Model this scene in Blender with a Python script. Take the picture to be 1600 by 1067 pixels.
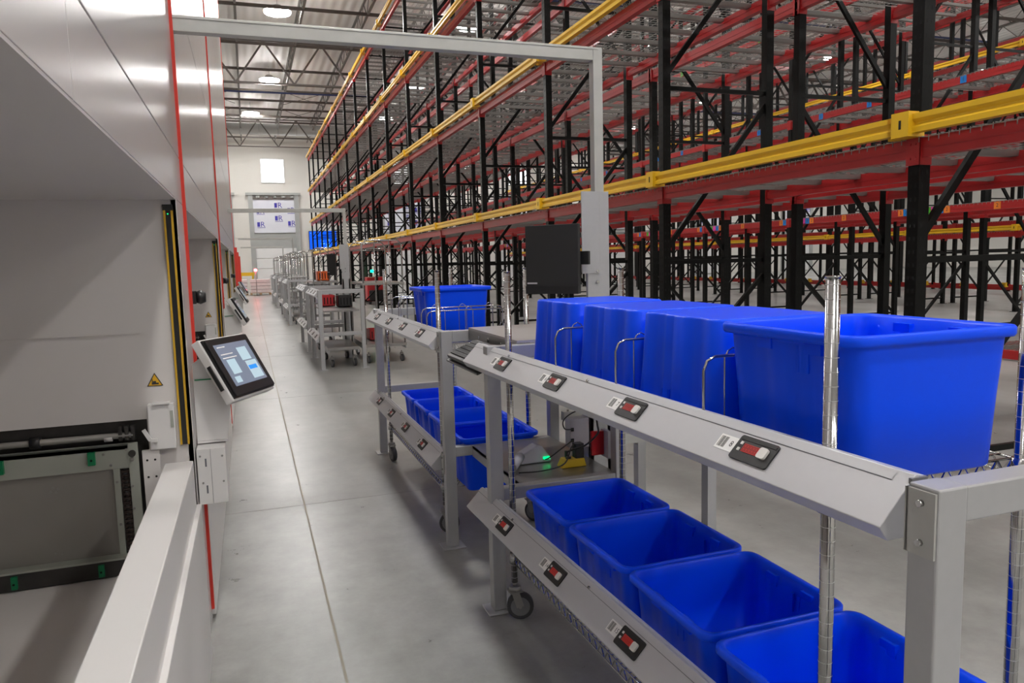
import bpy, math, random
from mathutils import Vector, Matrix
random.seed(7)
SC = bpy.context.scene
COL = SC.collection
for o in list(bpy.data.objects): bpy.data.objects.remove(o)

# ------------------------------------------------------------------ camera
cd = bpy.data.cameras.new('camera'); cam = bpy.data.objects.new('camera', cd); COL.objects.link(cam)
F_PX = 1165.0; CH = 1.42
roll = math.radians(1.48); pitch = math.radians(6.2276); yaw = math.radians(19.276)
fw = Vector((math.sin(yaw)*math.cos(pitch), math.cos(yaw)*math.cos(pitch), -math.sin(pitch)))
rt = Vector((math.cos(yaw), -math.sin(yaw), 0)); up = rt.cross(fw)
R = math.cos(roll)*rt - math.sin(roll)*up; U = math.sin(roll)*rt + math.cos(roll)*up
M = Matrix(((R.x, U.x, -fw.x, 0), (R.y, U.y, -fw.y, 0), (R.z, U.z, -fw.z, CH), (0, 0, 0, 1)))
cam.matrix_world = M
cd.sensor_width = 36; cd.lens = F_PX/1600*36; cd.clip_start = 0.02; cd.clip_end = 200
SC.camera = cam
# ------------------------------------------------------------------ world, exposure
w = bpy.data.worlds.new('world'); SC.world = w; w.use_nodes = True
w.node_tree.nodes['Background'].inputs[0].default_value = (0.9, 0.95, 1, 1)
w.node_tree.nodes['Background'].inputs[1].default_value = 0.4
SC.view_settings.view_transform = 'Standard'; SC.view_settings.look = 'None'
SC.view_settings.exposure = 0.0; SC.view_settings.gamma = 1; SC.view_settings.use_curve_mapping = False
LAMP_L = 165.0       # radiance of the high bay lenses

# ------------------------------------------------------------------ materials
def mat(name, col, rough=0.5, metal=0.0, emit=None, es=0.0, coat=0.0, noise=None, bump=None, aniso=0.0, spec=None):
    m = bpy.data.materials.new(name); m.use_nodes = True
    nt = m.node_tree; b = nt.nodes['Principled BSDF']
    b.inputs['Base Color'].default_value = (*col, 1)
    b.inputs['Roughness'].default_value = rough; b.inputs['Metallic'].default_value = metal
    if coat: b.inputs['Coat Weight'].default_value = coat; b.inputs['Coat Roughness'].default_value = 0.1
    if spec is not None: b.inputs['Specular IOR Level'].default_value = spec
    if emit: b.inputs['Emission Color'].default_value = (*emit, 1); b.inputs['Emission Strength'].default_value = es
    if noise or bump:
        tc = nt.nodes.new('ShaderNodeTexCoord')
        n = nt.nodes.new('ShaderNodeTexNoise'); n.inputs['Scale'].default_value = (noise or bump)[0]; n.inputs['Detail'].default_value = 6
        nt.links.new(tc.outputs['Object'], n.inputs['Vector'])
        if noise:
            mx = nt.nodes.new('ShaderNodeMix'); mx.data_type = 'RGBA'
            k = noise[1]
            mx.inputs[6].default_value = (*[c*(1-k) for c in col], 1); mx.inputs[7].default_value = (*[min(1, c*(1+k)) for c in col], 1)
            nt.links.new(n.outputs['Fac'], mx.inputs[0]); nt.links.new(mx.outputs[2], b.inputs['Base Color'])
        if bump:
            bp = nt.nodes.new('ShaderNodeBump'); bp.inputs['Strength'].default_value = bump[1]; bp.inputs['Distance'].default_value = 0.002
            nt.links.new(n.outputs['Fac'], bp.inputs['Height']); nt.links.new(bp.outputs[0], b.inputs['Normal'])
    return m
G = {}
G['white'] = mat('white_enamel', (.70, .68, .665), .34, noise=(3, .03))
G['face'] = mat('white_sheet_metal', (.66, .64, .635), .27, .25, noise=(1.5, .03), bump=(1.2, .15))
G['inner'] = mat('grey_enamel', (.68, .645, .625), .55, noise=(2, .05))
G['greenish'] = mat('zinc_green_steel', (.40, .42, .37), .4, .3, noise=(6, .1))
G['darksteel'] = mat('dark_grimy_steel', (.045, .042, .04), .5, .3, noise=(20, .5))
G['panelgrey'] = mat('grey_tray_steel', (.28, .265, .245), .5, .3, noise=(5, .12))
G['chain'] = mat('oily_chain', (.05, .035, .03), .4, .6)
G['green'] = mat('green_plastic', (.0, .19, .07), .4)
G['redpaint'] = mat('red_stripe', (.62, .035, .02), .4)
G['black'] = mat('black_plastic', (.012, .012, .013), .4)
G['blackmatte'] = mat('black_matte', (.018, .018, .018), .6)
G['yellowpaint'] = mat('yellow_paint', (.78, .47, .015), .33, noise=(4, .05))
G['amber'] = mat('amber_plastic', (.62, .36, .02), .45)
G['rackblack'] = mat('rack_black_enamel', (.0035, .0033, .003), .32, spec=.16)
G['hole'] = mat('hole_black', (.002, .002, .002), .9)
G['rackred'] = mat('rack_red_enamel', (.43, .016, .018), .35, noise=(5, .08))
G['zinc'] = mat('galvanised_wire', (.31, .30, .285), .45, .6)
G['zincpost'] = mat('galvanised_strut', (.46, .46, .44), .4, .45, noise=(14, .12))
G['alu'] = mat('grey_powdercoat', (.43, .43, .44), .42, .35, noise=(60, .04))
G['alubar'] = mat('anodised_light_bar', (.60, .60, .62), .33, .3, noise=(40, .02))
G['aludark'] = mat('bar_side_plate', (.25, .25, .25), .5, .4)
G['chrome'] = mat('chrome', (.46, .455, .455), .13, 1.0)
G['postring'] = mat('post_ring', (.62, .62, .62), .4, .3)
G['crack'] = mat('joint_filler', (.33, .305, .245), .7)
G['joint'] = mat('saw_cut', (.27, .262, .25), .7)
G['groove'] = mat('groove_line', (.14, .14, .16), .5)
G['blue'] = mat('blue_tote_plastic', (.0, .075, 1.0), .36, bump=(3, .06), spec=.22)
G['rubber'] = mat('grey_rubber', (.045, .045, .05), .6)
G['hub'] = mat('caster_hub', (.18, .18, .19), .5)
G['led'] = mat('led_window', (.34, .012, .01), .3, emit=(1, .05, .03), es=.16)
G['ledseg'] = mat('led_segment', (.10, .002, .002), .4)
G['button'] = mat('white_button', (.78, .76, .72), .4)
G['label'] = mat('white_label', (.93, .92, .90), .6)
G['ink'] = mat('black_ink', (.03, .03, .03), .6)
G['steelshelf'] = mat('steel_shelf', (.33, .32, .31), .28, .7, noise=(12, .08))
G['benchtop'] = mat('bench_top_steel', (.47, .45, .44), .35, .35, noise=(9, .06))
G['psu'] = mat('grey_power_box', (.48, .46, .50), .5)
G['redplastic'] = mat('red_plastic', (.42, .01, .015), .4)
G['orange'] = mat('orange_plastic', (.8, .13, .02), .45)
G['yellowplastic'] = mat('yellow_plastic', (.72, .48, .02), .45)
G['scanner'] = mat('scanner_grey', (.42, .41, .46), .5)
G['greenled'] = mat('green_led', (.0, .6, .1), .3, emit=(0, 1, .25), es=1.6)
G['greenbeacon'] = mat('green_beacon', (.0, .6, .1), .3, emit=(0, 1, .3), es=14)
G['redbeacon'] = mat('red_beacon', (.8, .0, .0), .3, emit=(1, .03, .04), es=60)
G['wall'] = mat('painted_wall', (.66, .64, .60), .8, noise=(.4, .03))
G['door'] = mat('door_panel_white', (.72, .72, .72), .5)
G['doorframe'] = mat('dock_frame_grey', (.36, .37, .36), .6, noise=(2, .1))
G['board'] = mat('foam_board', (.68, .69, .76), .6, noise=(2, .05))
G['boardink'] = mat('board_blue_ink', (.05, .04, .35), .6)
G['daylight'] = mat('daylight_pane', (.9, .9, .9), .5, emit=(.95, .98, 1), es=3.2)
G['screenblue'] = mat('blue_screen', (.0, .06, .6), .3, emit=(0, .11, .8), es=.75)
G['screenlight'] = mat('screen_light_spots', (.2, .5, .8), .3, emit=(.15, .5, 1), es=1.0)
G['lens'] = mat('lamp_lens', (1, 1, 1), .4, emit=(1, .985, .96), es=LAMP_L)
G['lampbody'] = mat('lamp_body', (.5, .5, .5), .5)
G['joist'] = mat('joist_brown_grey', (.13, .11, .10), .6)
G['joistgrey'] = mat('joist_grey', (.2, .19, .18), .6)
G['duct'] = mat('spiral_duct', (.5, .5, .49), .4, .6)
G['pipeblue'] = mat('sprinkler_pipe_blue', (.05, .07, .2), .5)
G['wrap'] = mat('stretch_wrapped_cartons', (.62, .6, .6), .35, noise=(8, .12))
G['wood'] = mat('pallet_wood', (.35, .26, .15), .7)
G['mat_orange'] = mat('orange_sticker', (.85, .22, .02), .6)
G['mat_blue'] = mat('blue_sticker', (.0, .2, .62), .6)
G['mat_pink'] = mat('pink_sticker', (.8, .06, .42), .6)
G['mat_green'] = mat('green_sticker', (.08, .5, .03), .6)
G['warn'] = mat('warning_yellow', (.75, .42, .02), .5)
G['screen'] = mat('terminal_screen', (.10, .12, .16), .12, emit=(.28, .34, .45), es=.55, coat=1)
G['screenpale'] = mat('terminal_screen_pale', (.3, .4, .45), .12, emit=(.5, .66, .75), es=.7, coat=1)
G['screenbtn'] = mat('terminal_screen_button', (.0, .2, .6), .12, emit=(.05, .3, .9), es=.7, coat=1)

def floor_mat():
    m = bpy.data.materials.new('polished_concrete'); m.use_nodes = True
    nt = m.node_tree; b = nt.nodes['Principled BSDF']; L = nt.links.new
    tc = nt.nodes.new('ShaderNodeTexCoord')
    n1 = nt.nodes.new('ShaderNodeTexNoise'); n1.inputs['Scale'].default_value = .55; n1.inputs['Detail'].default_value = 8; n1.inputs['Roughness'].default_value = .6
    n2 = nt.nodes.new('ShaderNodeTexNoise'); n2.inputs['Scale'].default_value = 5; n2.inputs['Detail'].default_value = 9; n2.inputs['Roughness'].default_value = .7
    mp = nt.nodes.new('ShaderNodeMapping'); mp.inputs['Scale'].default_value = (1, .35, 1); mp.inputs['Rotation'].default_value = (0, 0, .5)
    L(tc.outputs['Object'], mp.inputs['Vector']); L(mp.outputs[0], n1.inputs['Vector']); L(tc.outputs['Object'], n2.inputs['Vector'])
    r = nt.nodes.new('ShaderNodeValToRGB'); r.color_ramp.elements[0].position = .32; r.color_ramp.elements[1].position = .66
    r.color_ramp.elements[0].color = (.18, .18, .172, 1); r.color_ramp.elements[1].color = (.42, .418, .40, 1)
    L(n1.outputs['Fac'], r.inputs[0])
    r2 = nt.nodes.new('ShaderNodeValToRGB'); r2.color_ramp.elements[0].position = .3; r2.color_ramp.elements[1].position = .7
    r2.color_ramp.elements[0].color = (.74, .74, .73, 1); r2.color_ramp.elements[1].color = (1.08, 1.08, 1.08, 1)
    L(n2.outputs['Fac'], r2.inputs[0])
    mx = nt.nodes.new('ShaderNodeMix'); mx.data_type = 'RGBA'; mx.blend_type = 'MULTIPLY'; mx.inputs[0].default_value = 1
    L(r.outputs[0], mx.inputs[6]); L(r2.outputs[0], mx.inputs[7]); L(mx.outputs[2], b.inputs['Base Color'])
    mr = nt.nodes.new('ShaderNodeMapRange'); mr.inputs[3].default_value = .2; mr.inputs[4].default_value = .42
    L(n2.outputs['Fac'], mr.inputs[0]); L(mr.outputs[0], b.inputs['Roughness'])
    bp = nt.nodes.new('ShaderNodeBump'); bp.inputs['Strength'].default_value = .08; bp.inputs['Distance'].default_value = .003
    L(n2.outputs['Fac'], bp.inputs['Height']); L(bp.outputs[0], b.inputs['Normal'])
    return m
G['floor'] = floor_mat()
def deck_mat():
    m = bpy.data.materials.new('corrugated_roof_deck'); m.use_nodes = True
    nt = m.node_tree; b = nt.nodes['Principled BSDF']; L = nt.links.new
    tc = nt.nodes.new('ShaderNodeTexCoord'); wv = nt.nodes.new('ShaderNodeTexWave'); wv.inputs['Scale'].default_value = 1.0
    L(tc.outputs['Object'], wv.inputs['Vector'])
    b.inputs['Base Color'].default_value = (.86, .835, .81, 1); b.inputs['Roughness'].default_value = .55
    bp = nt.nodes.new('ShaderNodeBump'); bp.inputs['Strength'].default_value = .6; bp.inputs['Distance'].default_value = .04
    L(wv.outputs['Fac'], bp.inputs['Height']); L(bp.outputs[0], b.inputs['Normal'])
    return m
G['deck'] = deck_mat()

# ------------------------------------------------------------------ mesh helper
class MB:
    def __init__(s): s.v = []; s.f = []; s.m = []; s.sm = []; s.names = []
    def mi(s, m):
        if m not in s.names: s.names.append(m)
        return s.names.index(m)
    def face(s, idx, m, sm=False): s.f.append(tuple(idx)); s.m.append(s.mi(m)); s.sm.append(sm)
    def box(s, a, b, m, rot=None, org=None):
        x0, y0, z0 = [min(p, q) for p, q in zip(a, b)]; x1, y1, z1 = [max(p, q) for p, q in zip(a, b)]
        P = [(x0,y0,z0),(x1,y0,z0),(x1,y1,z0),(x0,y1,z0),(x0,y0,z1),(x1,y0,z1),(x1,y1,z1),(x0,y1,z1)]
        if rot is not None:
            P = [tuple(rot @ Vector(p) + Vector(org or (0,0,0))) for p in P]
        n = len(s.v); s.v += P
        for q in ((0,3,2,1),(4,5,6,7),(0,1,5,4),(1,2,6,5),(2,3,7,6),(3,0,4,7)): s.face([n+i for i in q], m)
    def bar(s, p, q, wd, ht, m, upv=(0,0,1)):
        p = Vector(p); q = Vector(q); d = (q-p); L = d.length; d.normalize()
        u = d.cross(Vector(upv))
        if u.length < 1e-4: u = d.cross(Vector((1,0,0)))
        u.normalize(); v = u.cross(d)
        n = len(s.v)
        for c in (p, q):
            for a, b in ((-1,-1),(1,-1),(1,1),(-1,1)): s.v.append(tuple(c + u*a*wd/2 + v*b*ht/2))
        for k in ((0,1,5,4),(1,2,6,5),(2,3,7,6),(3,0,4,7),(3,2,1,0),(4,5,6,7)): s.face([n+i for i in k], m)
    def tube(s, pts, r, m, seg=8, caps=True):
        pts = [Vector(p) for p in pts]; n = len(s.v); N = len(pts); u = None
        for i, p in enumerate(pts):
            d = ((pts[min(i+1, N-1)] - pts[max(i-1, 0)])).normalized()
            if u is None:
                u = d.cross(Vector((0,0,1)))
                if u.length < 1e-3: u = Vector((1,0,0))
            u = (u - d*u.dot(d)).normalized(); v = d.cross(u)
            rr = r[i] if isinstance(r, (list, tuple)) else r
            for k in range(seg):
                a = 2*math.pi*k/seg; s.v.append(tuple(p + u*math.cos(a)*rr + v*math.sin(a)*rr))
        for i in range(N-1):
            for k in range(seg):
                a = n+i*seg+k; b = n+i*seg+(k+1) % seg; s.face((a, b, b+seg, a+seg), m, True)
        if caps:
            s.face([n+k for k in range(seg)][::-1], m); s.face([n+(N-1)*seg+k for k in range(seg)], m)
    def prism(s, poly, axis, a, b, m):       # poly: 2D points in the plane across axis; extruded a..b
        n = len(s.v); k = len(poly)
        for t in (a, b):
            for (p, q) in poly:
                s.v.append({'x': (t, p, q), 'y': (p, t, q), 'z': (p, q, t)}[axis])
        s.face([n+i for i in range(k)], m); s.face([n+k+i for i in range(k)][::-1], m)
        for i in range(k):
            j = (i+1) % k; s.face((n+i, n+k+i, n+k+j, n+j), m)
    def quad(s, pts, m):
        n = len(s.v); s.v += [tuple(p) for p in pts]; s.face(range(n, n+len(pts)), m)
    def xf(s, n0, mtx):
        for i in range(n0, len(s.v)): s.v[i] = tuple(mtx @ Vector(s.v[i]))
    def mesh(s, name, off=(0,0,0), bevel=0):
        me = bpy.data.meshes.new(name)
        me.from_pydata([(x-off[0], y-off[1], z-off[2]) for x, y, z in s.v], [], s.f)
        for m in s.names: me.materials.append(G[m])
        me.polygons.foreach_set('material_index', s.m); me.polygons.foreach_set('use_smooth', s.sm)
        me.update()
        return me
    def build(s, name, parent=None, loc=None, bevel=0):
        wo = worldloc(parent)
        if loc is None: me = s.mesh(name, off=wo); o = bpy.data.objects.new(name, me)
        else: me = s.mesh(name); o = bpy.data.objects.new(name, me); o.location = Vector(loc) - wo
        COL.objects.link(o)
        if parent: o.parent = parent
        if bevel:
            b = o.modifiers.new('bevel', 'BEVEL'); b.width = bevel; b.segments = 2; b.limit_method = 'ANGLE'; b.angle_limit = .6
        return o
def worldloc(o):
    v = Vector((0,0,0))
    while o is not None: v += o.location; o = o.parent
    return v
def tag(o, label=None, cat=None, group=None, kind=None):
    if label: o['label'] = label
    if cat: o['category'] = cat
    if group: o['group'] = group
    if kind: o['kind'] = kind
    return o
def thing(name, label, cat, loc=(0,0,0), group=None):
    o = bpy.data.objects.new(name, None); o.location = loc; o.empty_display_size = .1; COL.objects.link(o)
    return tag(o, label, cat, group)
def inst(src, parent=None, loc=None, name=None):
    o = src.copy(); COL.objects.link(o); o.parent = parent
    if loc is not None: o.location = loc
    return o
def copy_tree(o, parent=None, loc=None):
    kids = [c for c in o.children]
    c = o.copy(); COL.objects.link(c); c.parent = parent
    if loc is not None: c.location = loc
    for k in kids: copy_tree(k, c)
    return c
def structure(name, mb, parent=None, **k):
    o = mb.build(name, parent, **k)
    if parent is None: o['kind'] = 'structure'
    return o
def text_into(mb, txt, size, org, ux, uy, m, z=0.0006):
    cu = bpy.data.curves.new('t', 'FONT'); cu.body = txt; cu.size = size; cu.align_x = 'CENTER'; cu.align_y = 'CENTER'
    cu.resolution_u = 2
    ob = bpy.data.objects.new('t', cu); COL.objects.link(ob)
    bpy.context.view_layer.update()
    me = bpy.data.meshes.new_from_object(ob.evaluated_get(bpy.context.evaluated_depsgraph_get()))
    bpy.data.objects.remove(ob)
    org = Vector(org); ux = Vector(ux).normalized(); uy = Vector(uy).normalized(); nz = ux.cross(uy)
    n = len(mb.v)
    for v in me.vertices: mb.v.append(tuple(org + ux*v.co.x + uy*v.co.y + nz*z))
    for p in me.polygons: mb.face([n+i for i in p.vertices], m)
    bpy.data.meshes.remove(me)

# ================================================================== SETTING
WF = 48.4; WR = 52.0; WL = -9.0; WN = -14.0; HC = 9.55
mb = MB(); mb.box((WL, WN, -.2), (WR, WF, 0), 'floor')
floor = structure('floor', mb)
mb = MB()
for x in (.235, 4.8+8.2, 21.5, 33.0): mb.box((x-.005, WN, 0), (x+.005, WF, .0008), 'crack')
for y in (-4.0, 4.5, 8.35, 12.3, 16.2, 20, 24, 28, 32, 36, 40, 44): mb.box((WL, y-.002, 0), (WR, y+.002, .0006), 'joint')
mb.build('floor_joint', floor)
mb = MB(); mb.box((WL, WN, HC), (WR, WF, HC+.2), 'deck')
ceiling = structure('ceiling', mb)
for nm, a, b in (('wall_far', (WL, WF, 0), (WR, WF+.3, HC)), ('wall_left', (WL-.3, WN, 0), (WL, WF, HC)),
                 ('wall_right', (WR, WN, 0), (WR+.3, WF, HC)), ('wall_near', (WL, WN-.3, 0), (WR, WN, HC))):
    mb = MB(); mb.box(a, b, 'wall'); structure(nm, mb)
# roof steel: joists run along the aisle, purlin channels across, three deep girders
def truss(p, q, depth, step, m, r=.022):
    p = Vector(p); q = Vector(q); L = (q-p).length; d = (q-p).normalized(); mb = MB()
    lo = Vector((0,0,-depth))
    mb.bar(p, q, .07, .05, m); mb.bar(p+lo, q+lo, .07, .05, m)
    n = int(L/step)
    for i in range(n):
        a = p + d*(i*step); b = p + d*((i+.5)*step) + lo; c = p + d*((i+1)*step)
        mb.bar(a, b, r, r, m); mb.bar(b, c, r, r, m)
    return mb
jo = truss((0, WN, 0), (0, WF, 0), .55, 1.2, 'joistgrey').build('roof_joist', ceiling, loc=(.1, 0, HC-.06))
for i in range(-4, 23):
    if i: inst(jo, ceiling, (.1+1.9*i, 0, HC-.06))
gi = truss((WL, 0, 0), (WR, 0, 0), 1.45, 2.0, 'joist', .06).build('roof_girder', ceiling, loc=(0, 28.9, HC-.15))
for y in (13.9, 43.9): inst(gi, ceiling, (0, y, HC-.15))
mb = MB(); mb.bar((WL, 0, 0), (WR, 0, 0), .06, .09, 'joist'); pu = mb.build('roof_purlin', ceiling, loc=(0, 6, HC-.62))
for k, y in enumerate([8.4, 11, 16.3, 18.7, 21.2, 23.6, 25.6, 27.5, 31, 33.3, 34.6, 36.6, 38.6, 40.4, 42, 45.4, 47]): inst(pu, ceiling, (0, y, HC-.62))
mb = MB()
for y in (37, 41):
    for x in range(-6, 50, 4):
        mb.bar((x, y, HC-.1), (x+1.9, y+.1, HC-.7), .02, .02, 'joist'); mb.bar((x, y, HC-.7), (x+1.9, y+.1, HC-.1), .02, .02, 'joist')
mb.build('cross_bracing', ceiling)
# sprinkler pipes and duct
for k, (y, z) in enumerate(((31.5, 8.25), (20.0, 8.6))):
    mb = MB(); mb.tube([(WL, y, z), (0, y+.1, z-.05), (12, y, z), (WR, y, z)], .035, 'pipeblue', 6)
    tag(mb.build('sprinkler_pipe'), ['dark blue sprinkler pipe crossing under the roof beyond the second lamp', 'dark blue sprinkler pipe crossing under the roof nearer the camera'][k], 'pipe')
mb = MB(); mb.tube([(WL, 44.3, 8.95), (WR, 44.3, 8.95)], .3, 'duct', 14)
for i in range(60): mb.tube([(WL+1+i, 44.3, 8.95), (WL+1.04+i, 44.3, 8.95)], .31, 'duct', 14)
tag(mb.build('ventilation_duct'), 'round silver ventilation duct running high along the far wall', 'duct')

# windows and dock doors in the far wall
def window(n, x0, x1, z0, z1):
    mb = MB(); y = WF-.02
    mb.box((x0, y, z0), (x1, y+.015, z1), 'daylight')
    o = structure('window_%d' % n, mb)
    mb = MB()
    for a, b in (((x0-.05, z0-.05), (x1+.05, z0)), ((x0-.05, z1), (x1+.05, z1+.05)), ((x0-.05, z0), (x0, z1)), ((x1, z0), (x1+.05, z1))):
        mb.box((a[0], y-.03, a[1]), (b[0], y+.02, b[1]), 'door')
    mb.build('window_frame', o)
for n, x in enumerate((1.12, 8.9, 13.2, 17.0, 24.8, 32.6)): window(n+1, x, x+1.3, 6.5, 7.86)
def dock_door(n, x0):
    x1 = x0+2.7; y = WF-.05
    mb = MB(); mb.box((x0-.12, y-.12, 0), (x0+.15, y+.05, 5.8), 'doorframe'); mb.box((x1-.15, y-.12, 0), (x1+.12, y+.05, 5.8), 'doorframe'); mb.box((x0-.25, y-.16, 5.72), (x1+.25, y+.05, 5.86), 'doorframe')
    o = structure('door_%d' % n, mb)
    mb = MB()
    for k in range(4): mb.box((x0+.15, y-.02, .05+k*.62), (x1-.15, y+.04, .05+k*.62+.6), 'door')
    mb.build('door_panel', o, bevel=.02)
    mb = MB(); mb.box((x0+.15, y-.01, 2.5), (x1-.15, y+.04, 3.42), 'doorframe'); mb.build('header_panel', o)
    mb = MB(); mb.box((x0+.15, y-.06, 3.45), (x1-.15, y, 5.45), 'board')
    for (px, pz) in ((.45, 3.95), (.45, 4.75), (1.5, 4.32), (1.5, 5.1), (2.25, 4.0), (2.25, 4.8)):
        text_into(mb, 'R', .46, (x0+px+.2, y-.065, pz), (1,0,0), (0,0,1), 'boardink', .002); mb.box((x0+px-.12, y-.063, pz-.13), (x0+px+.04, y-.061, pz+.15), 'boardink')
        mb.box((x0+px-.12, y-.063, pz-.2), (x0+px+.34, y-.061, pz-.17), 'boardink')
    mb.build('insulation_board', o)
    mb = MB(); mb.box((x0+.15, y-.1, 5.45), (x1-.15, y+.03, 5.6), 'joist')
    for k in range(5): mb.tube([(x0+.35+k*.5, y-.12, 5.6), (x0+.55+k*.5, y-.12, 5.6)], .06, 'doorframe', 8)
    mb.build('spring_shaft', o)
for n, x in enumerate((-3.45, .375, 8.3, 16.1, 23.9, 31.7, 39.5)): dock_door(n+1, x)
# blue display on the far wall
t = thing('wall_display', 'large blue information display high on the far wall behind the rack ends', 'display', (4.55, WF-.08, 2.36))
mb = MB(); mb.box((3.7, WF-.1, 2.36), (5.4, WF-.002, 3.54), 'black'); mb.build('display_housing', t)
mb = MB(); mb.box((3.73, WF-.104, 2.39), (5.37, WF-.1, 3.51), 'screenblue')
for (x, z, a, b) in ((4.42, 2.95, .05, .05), (4.5, 2.87, .06, .07), (4.78, 2.9, .14, .12), (5.1, 2.95, .07, .05), (5.05, 2.85, .07, .04), (4.4, 2.72, .25, .04), (4.74, 2.66, .22, .08), (5.08, 2.75, .13, .03), (3.8, 3.38, .04, .04), (4.74, 2.55, .22, .06)):
    mb.box((x, WF-.107, z), (x+a, WF-.104, z+b), 'screenlight')
mb.build('display_screen', t)

# ------------------------------------------------------------------ high bay lights
def lamp():
    t = thing('high_bay_light', '', 'light', (0, 0, 9.0))
    mb = MB(); mb.tube([(0, 0, 9.02), (0, 0, 9.05), (0, 0, 9.12), (0, 0, 9.2)], [.40, .41, .2, .12], 'lampbody', 20); mb.build('lamp_housing', t)
    mb = MB(); mb.tube([(0, 0, 8.97), (0, 0, 9.019)], [.38, .40], 'lens', 20); mb.build('lens', t)
    mb = MB(); mb.tube([(0, 0, 9.2), (0, 0, HC)], .01, 'lampbody', 5); mb.build('hanging_rod', t)
    return t
lp = lamp()
LX = [(-6.5, 'over the white machines'), (1.3, 'over the open aisle'), (7.3, 'over the first rack aisle'), (14.3, 'over the second rack aisle'), (22.2, 'over the third rack aisle'), (30.6, 'over the fourth rack aisle'), (41, 'over the rightmost racks')]
LY = [(-9, 'far behind'), (-1.5, 'beside the camera'), (7, 'by the second machine'), (15.5, 'by the last machine'), (24.3, 'nearest of those in sight'), (33, 'third from the far wall'), (40.2, 'second from the far wall'), (45.2, 'closest to the far wall')]
first = True
for x, lx in LX:
    for y, ly in LY:
        xx = x - (.7 if x == 1.3 and y > 40 else 0)
        o = lp if first else copy_tree(lp)
        first = False
        o.location = (xx, y, 9.0)
        o['label'] = 'round high bay lamp %s, %s' % (lx, ly); o['group'] = 'high bay lamps under the roof'

# ================================================================== PALLET RACKS
BAY = 2.82; DEP = 1.22; LVS = [2.055, 3.875, 5.67, 7.62]; PH = 7.78
def mk_post():
    mb = MB(); w = .08
    mb.box((-w/2, -w/2, 0), (w/2, w/2, PH), 'rackblack'); mb.box((-.075, -.07, 0), (.075, .07, .008), 'rackblack')
    z = .1
    while z < PH:
        for s in (-.017, .017):
            mb.box((-w/2-.0006, s-.006, z), (-w/2, s+.006, z+.022), 'hole')
            mb.box((s-.006, -w/2-.0006, z), (s+.006, -w/2, z+.022), 'hole')
        z += .0508*1.5
    return mb.mesh('post')
ME = {'post': mk_post()}
def mk_brace():
    mb = MB(); z = .2
    for z in (.15, 1.36, 2.96, 4.56, 6.16, 7.6): mb.bar((.04, 0, z), (DEP-.04, 0, z), .03, .038, 'rackblack')
    mb.bar((.04, 0, .12), (DEP-.04, 0, 1.24), .032, .04, 'rackblack')
    for z in (1.46, 3.06, 4.66, 6.2): mb.bar((.04, 0, z), (DEP-.04, 0, z+1.42), .032, .045, 'rackblack')
    return mb.mesh('upright_frame')
def mk_brace_flip():
    mb = MB()
    for z in (.15, 1.36, 2.96, 4.56, 6.16, 7.6): mb.bar((.04, 0, z), (DEP-.04, 0, z), .03, .038, 'rackblack')
    mb.bar((DEP-.04, 0, .12), (.04, 0, 1.24), .032, .04, 'rackblack')
    for z in (1.46, 3.06, 4.66, 6.2): mb.bar((DEP-.04, 0, z), (.04, 0, z+1.42), .032, .045, 'rackblack')
    return mb.mesh('upright_frame')
ME['brace'] = mk_brace(); ME['brace_flip'] = mk_brace_flip()
def mk_beam(sgn):      # face towards -x when sgn=-1; z=0 at beam top; runs y 0.04..BAY-.04
    mb = MB(); a, b = .04, BAY-.04
    f0 = -.045*(-sgn) if sgn < 0 else .045
    poly = [(-.032, -.108), (.032, -.108), (.032, -.04), (.012, -.04), (.012, 0), (-.032, 0)]
    if sgn > 0: poly = [(-p, q) for p, q in poly][::-1]
    mb.prism(poly, 'y', a, b, 'rackred')
    mb.box((-.036, a, -.062), (.036, b, -.055), 'rackred')
    for y in (a, b-.006): mb.box((-.047, y, -.15), (.047, y+.006, .02), 'rackred')
    for y0, y1 in ((-.02, a+.006), (b-.006, BAY+.02)): mb.box((sgn*.041, y0, -.15), (sgn*.048, y1, .02), 'rackred')
    for y in (a-.022, b+.022):
        for z in (-.03, -.11): mb.tube([(sgn*.048, y, z), (sgn*.052, y, z)], .008, 'rackred', 6)
    return mb.mesh('beam')
ME['beam'] = mk_beam(-1); ME['beam_r'] = mk_beam(1)
def mk_deck():
    mb = MB()
    x0, x1 = .0, DEP; r = .004
    n = 42
    for i in range(n+1):
        y = .06 + (BAY-.12)*i/n; mb.bar((x0-.02, y, .004), (x1+.02, y, .004), r, r, 'zinc')
        mb.bar((x0-.034, y, .004), (x0-.034, y, -.03), r, r, 'zinc')
    for k in range(14):
        x = x0+.0+k*(x1-x0)/13; mb.bar((x, .05, .001), (x, BAY-.05, .001), r, r, 'zinc')
    for k in range(6):
        y = .28 + k*(BAY-.56)/5
        mb.prism([(y-.035, -.002), (y-.028, -.04), (y+.028, -.04), (y+.035, -.002)], 'x', x0+.02, x1-.02, 'zinc')
    return mb.mesh('wire_deck')
ME['deck'] = mk_deck()
def mk_rail():        # yellow step-profile guide rail in front of the level, runs one bay
    mb = MB()
    poly = [(-.03, 0), (.025, 0), (.025, .105), (-.03, .105), (-.03, .075), (-.012, .055), (-.012, .045), (-.03, .03)]
    mb.prism(poly, 'y', .03, BAY+.1, 'yellowpaint')
    return mb.mesh('guide_rail')
ME['rail'] = mk_rail()
mb = MB(); mb.box((-.048, -.075, -.014), (.03, .045, .125), 'yellowpaint'); mb.box((.03, -.06, -.012), (.09, .14, .02), 'yellowpaint'); mb.box((-.0486, -.025, .03), (-.048, -.008, .08), 'hole')
ME['bracket'] = mb.mesh('rail_bracket')
def ob(name, me, parent, loc):
    o = bpy.data.objects.new(name, me); o.parent = parent; o.location = loc; COL.objects.link(o); return o
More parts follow.
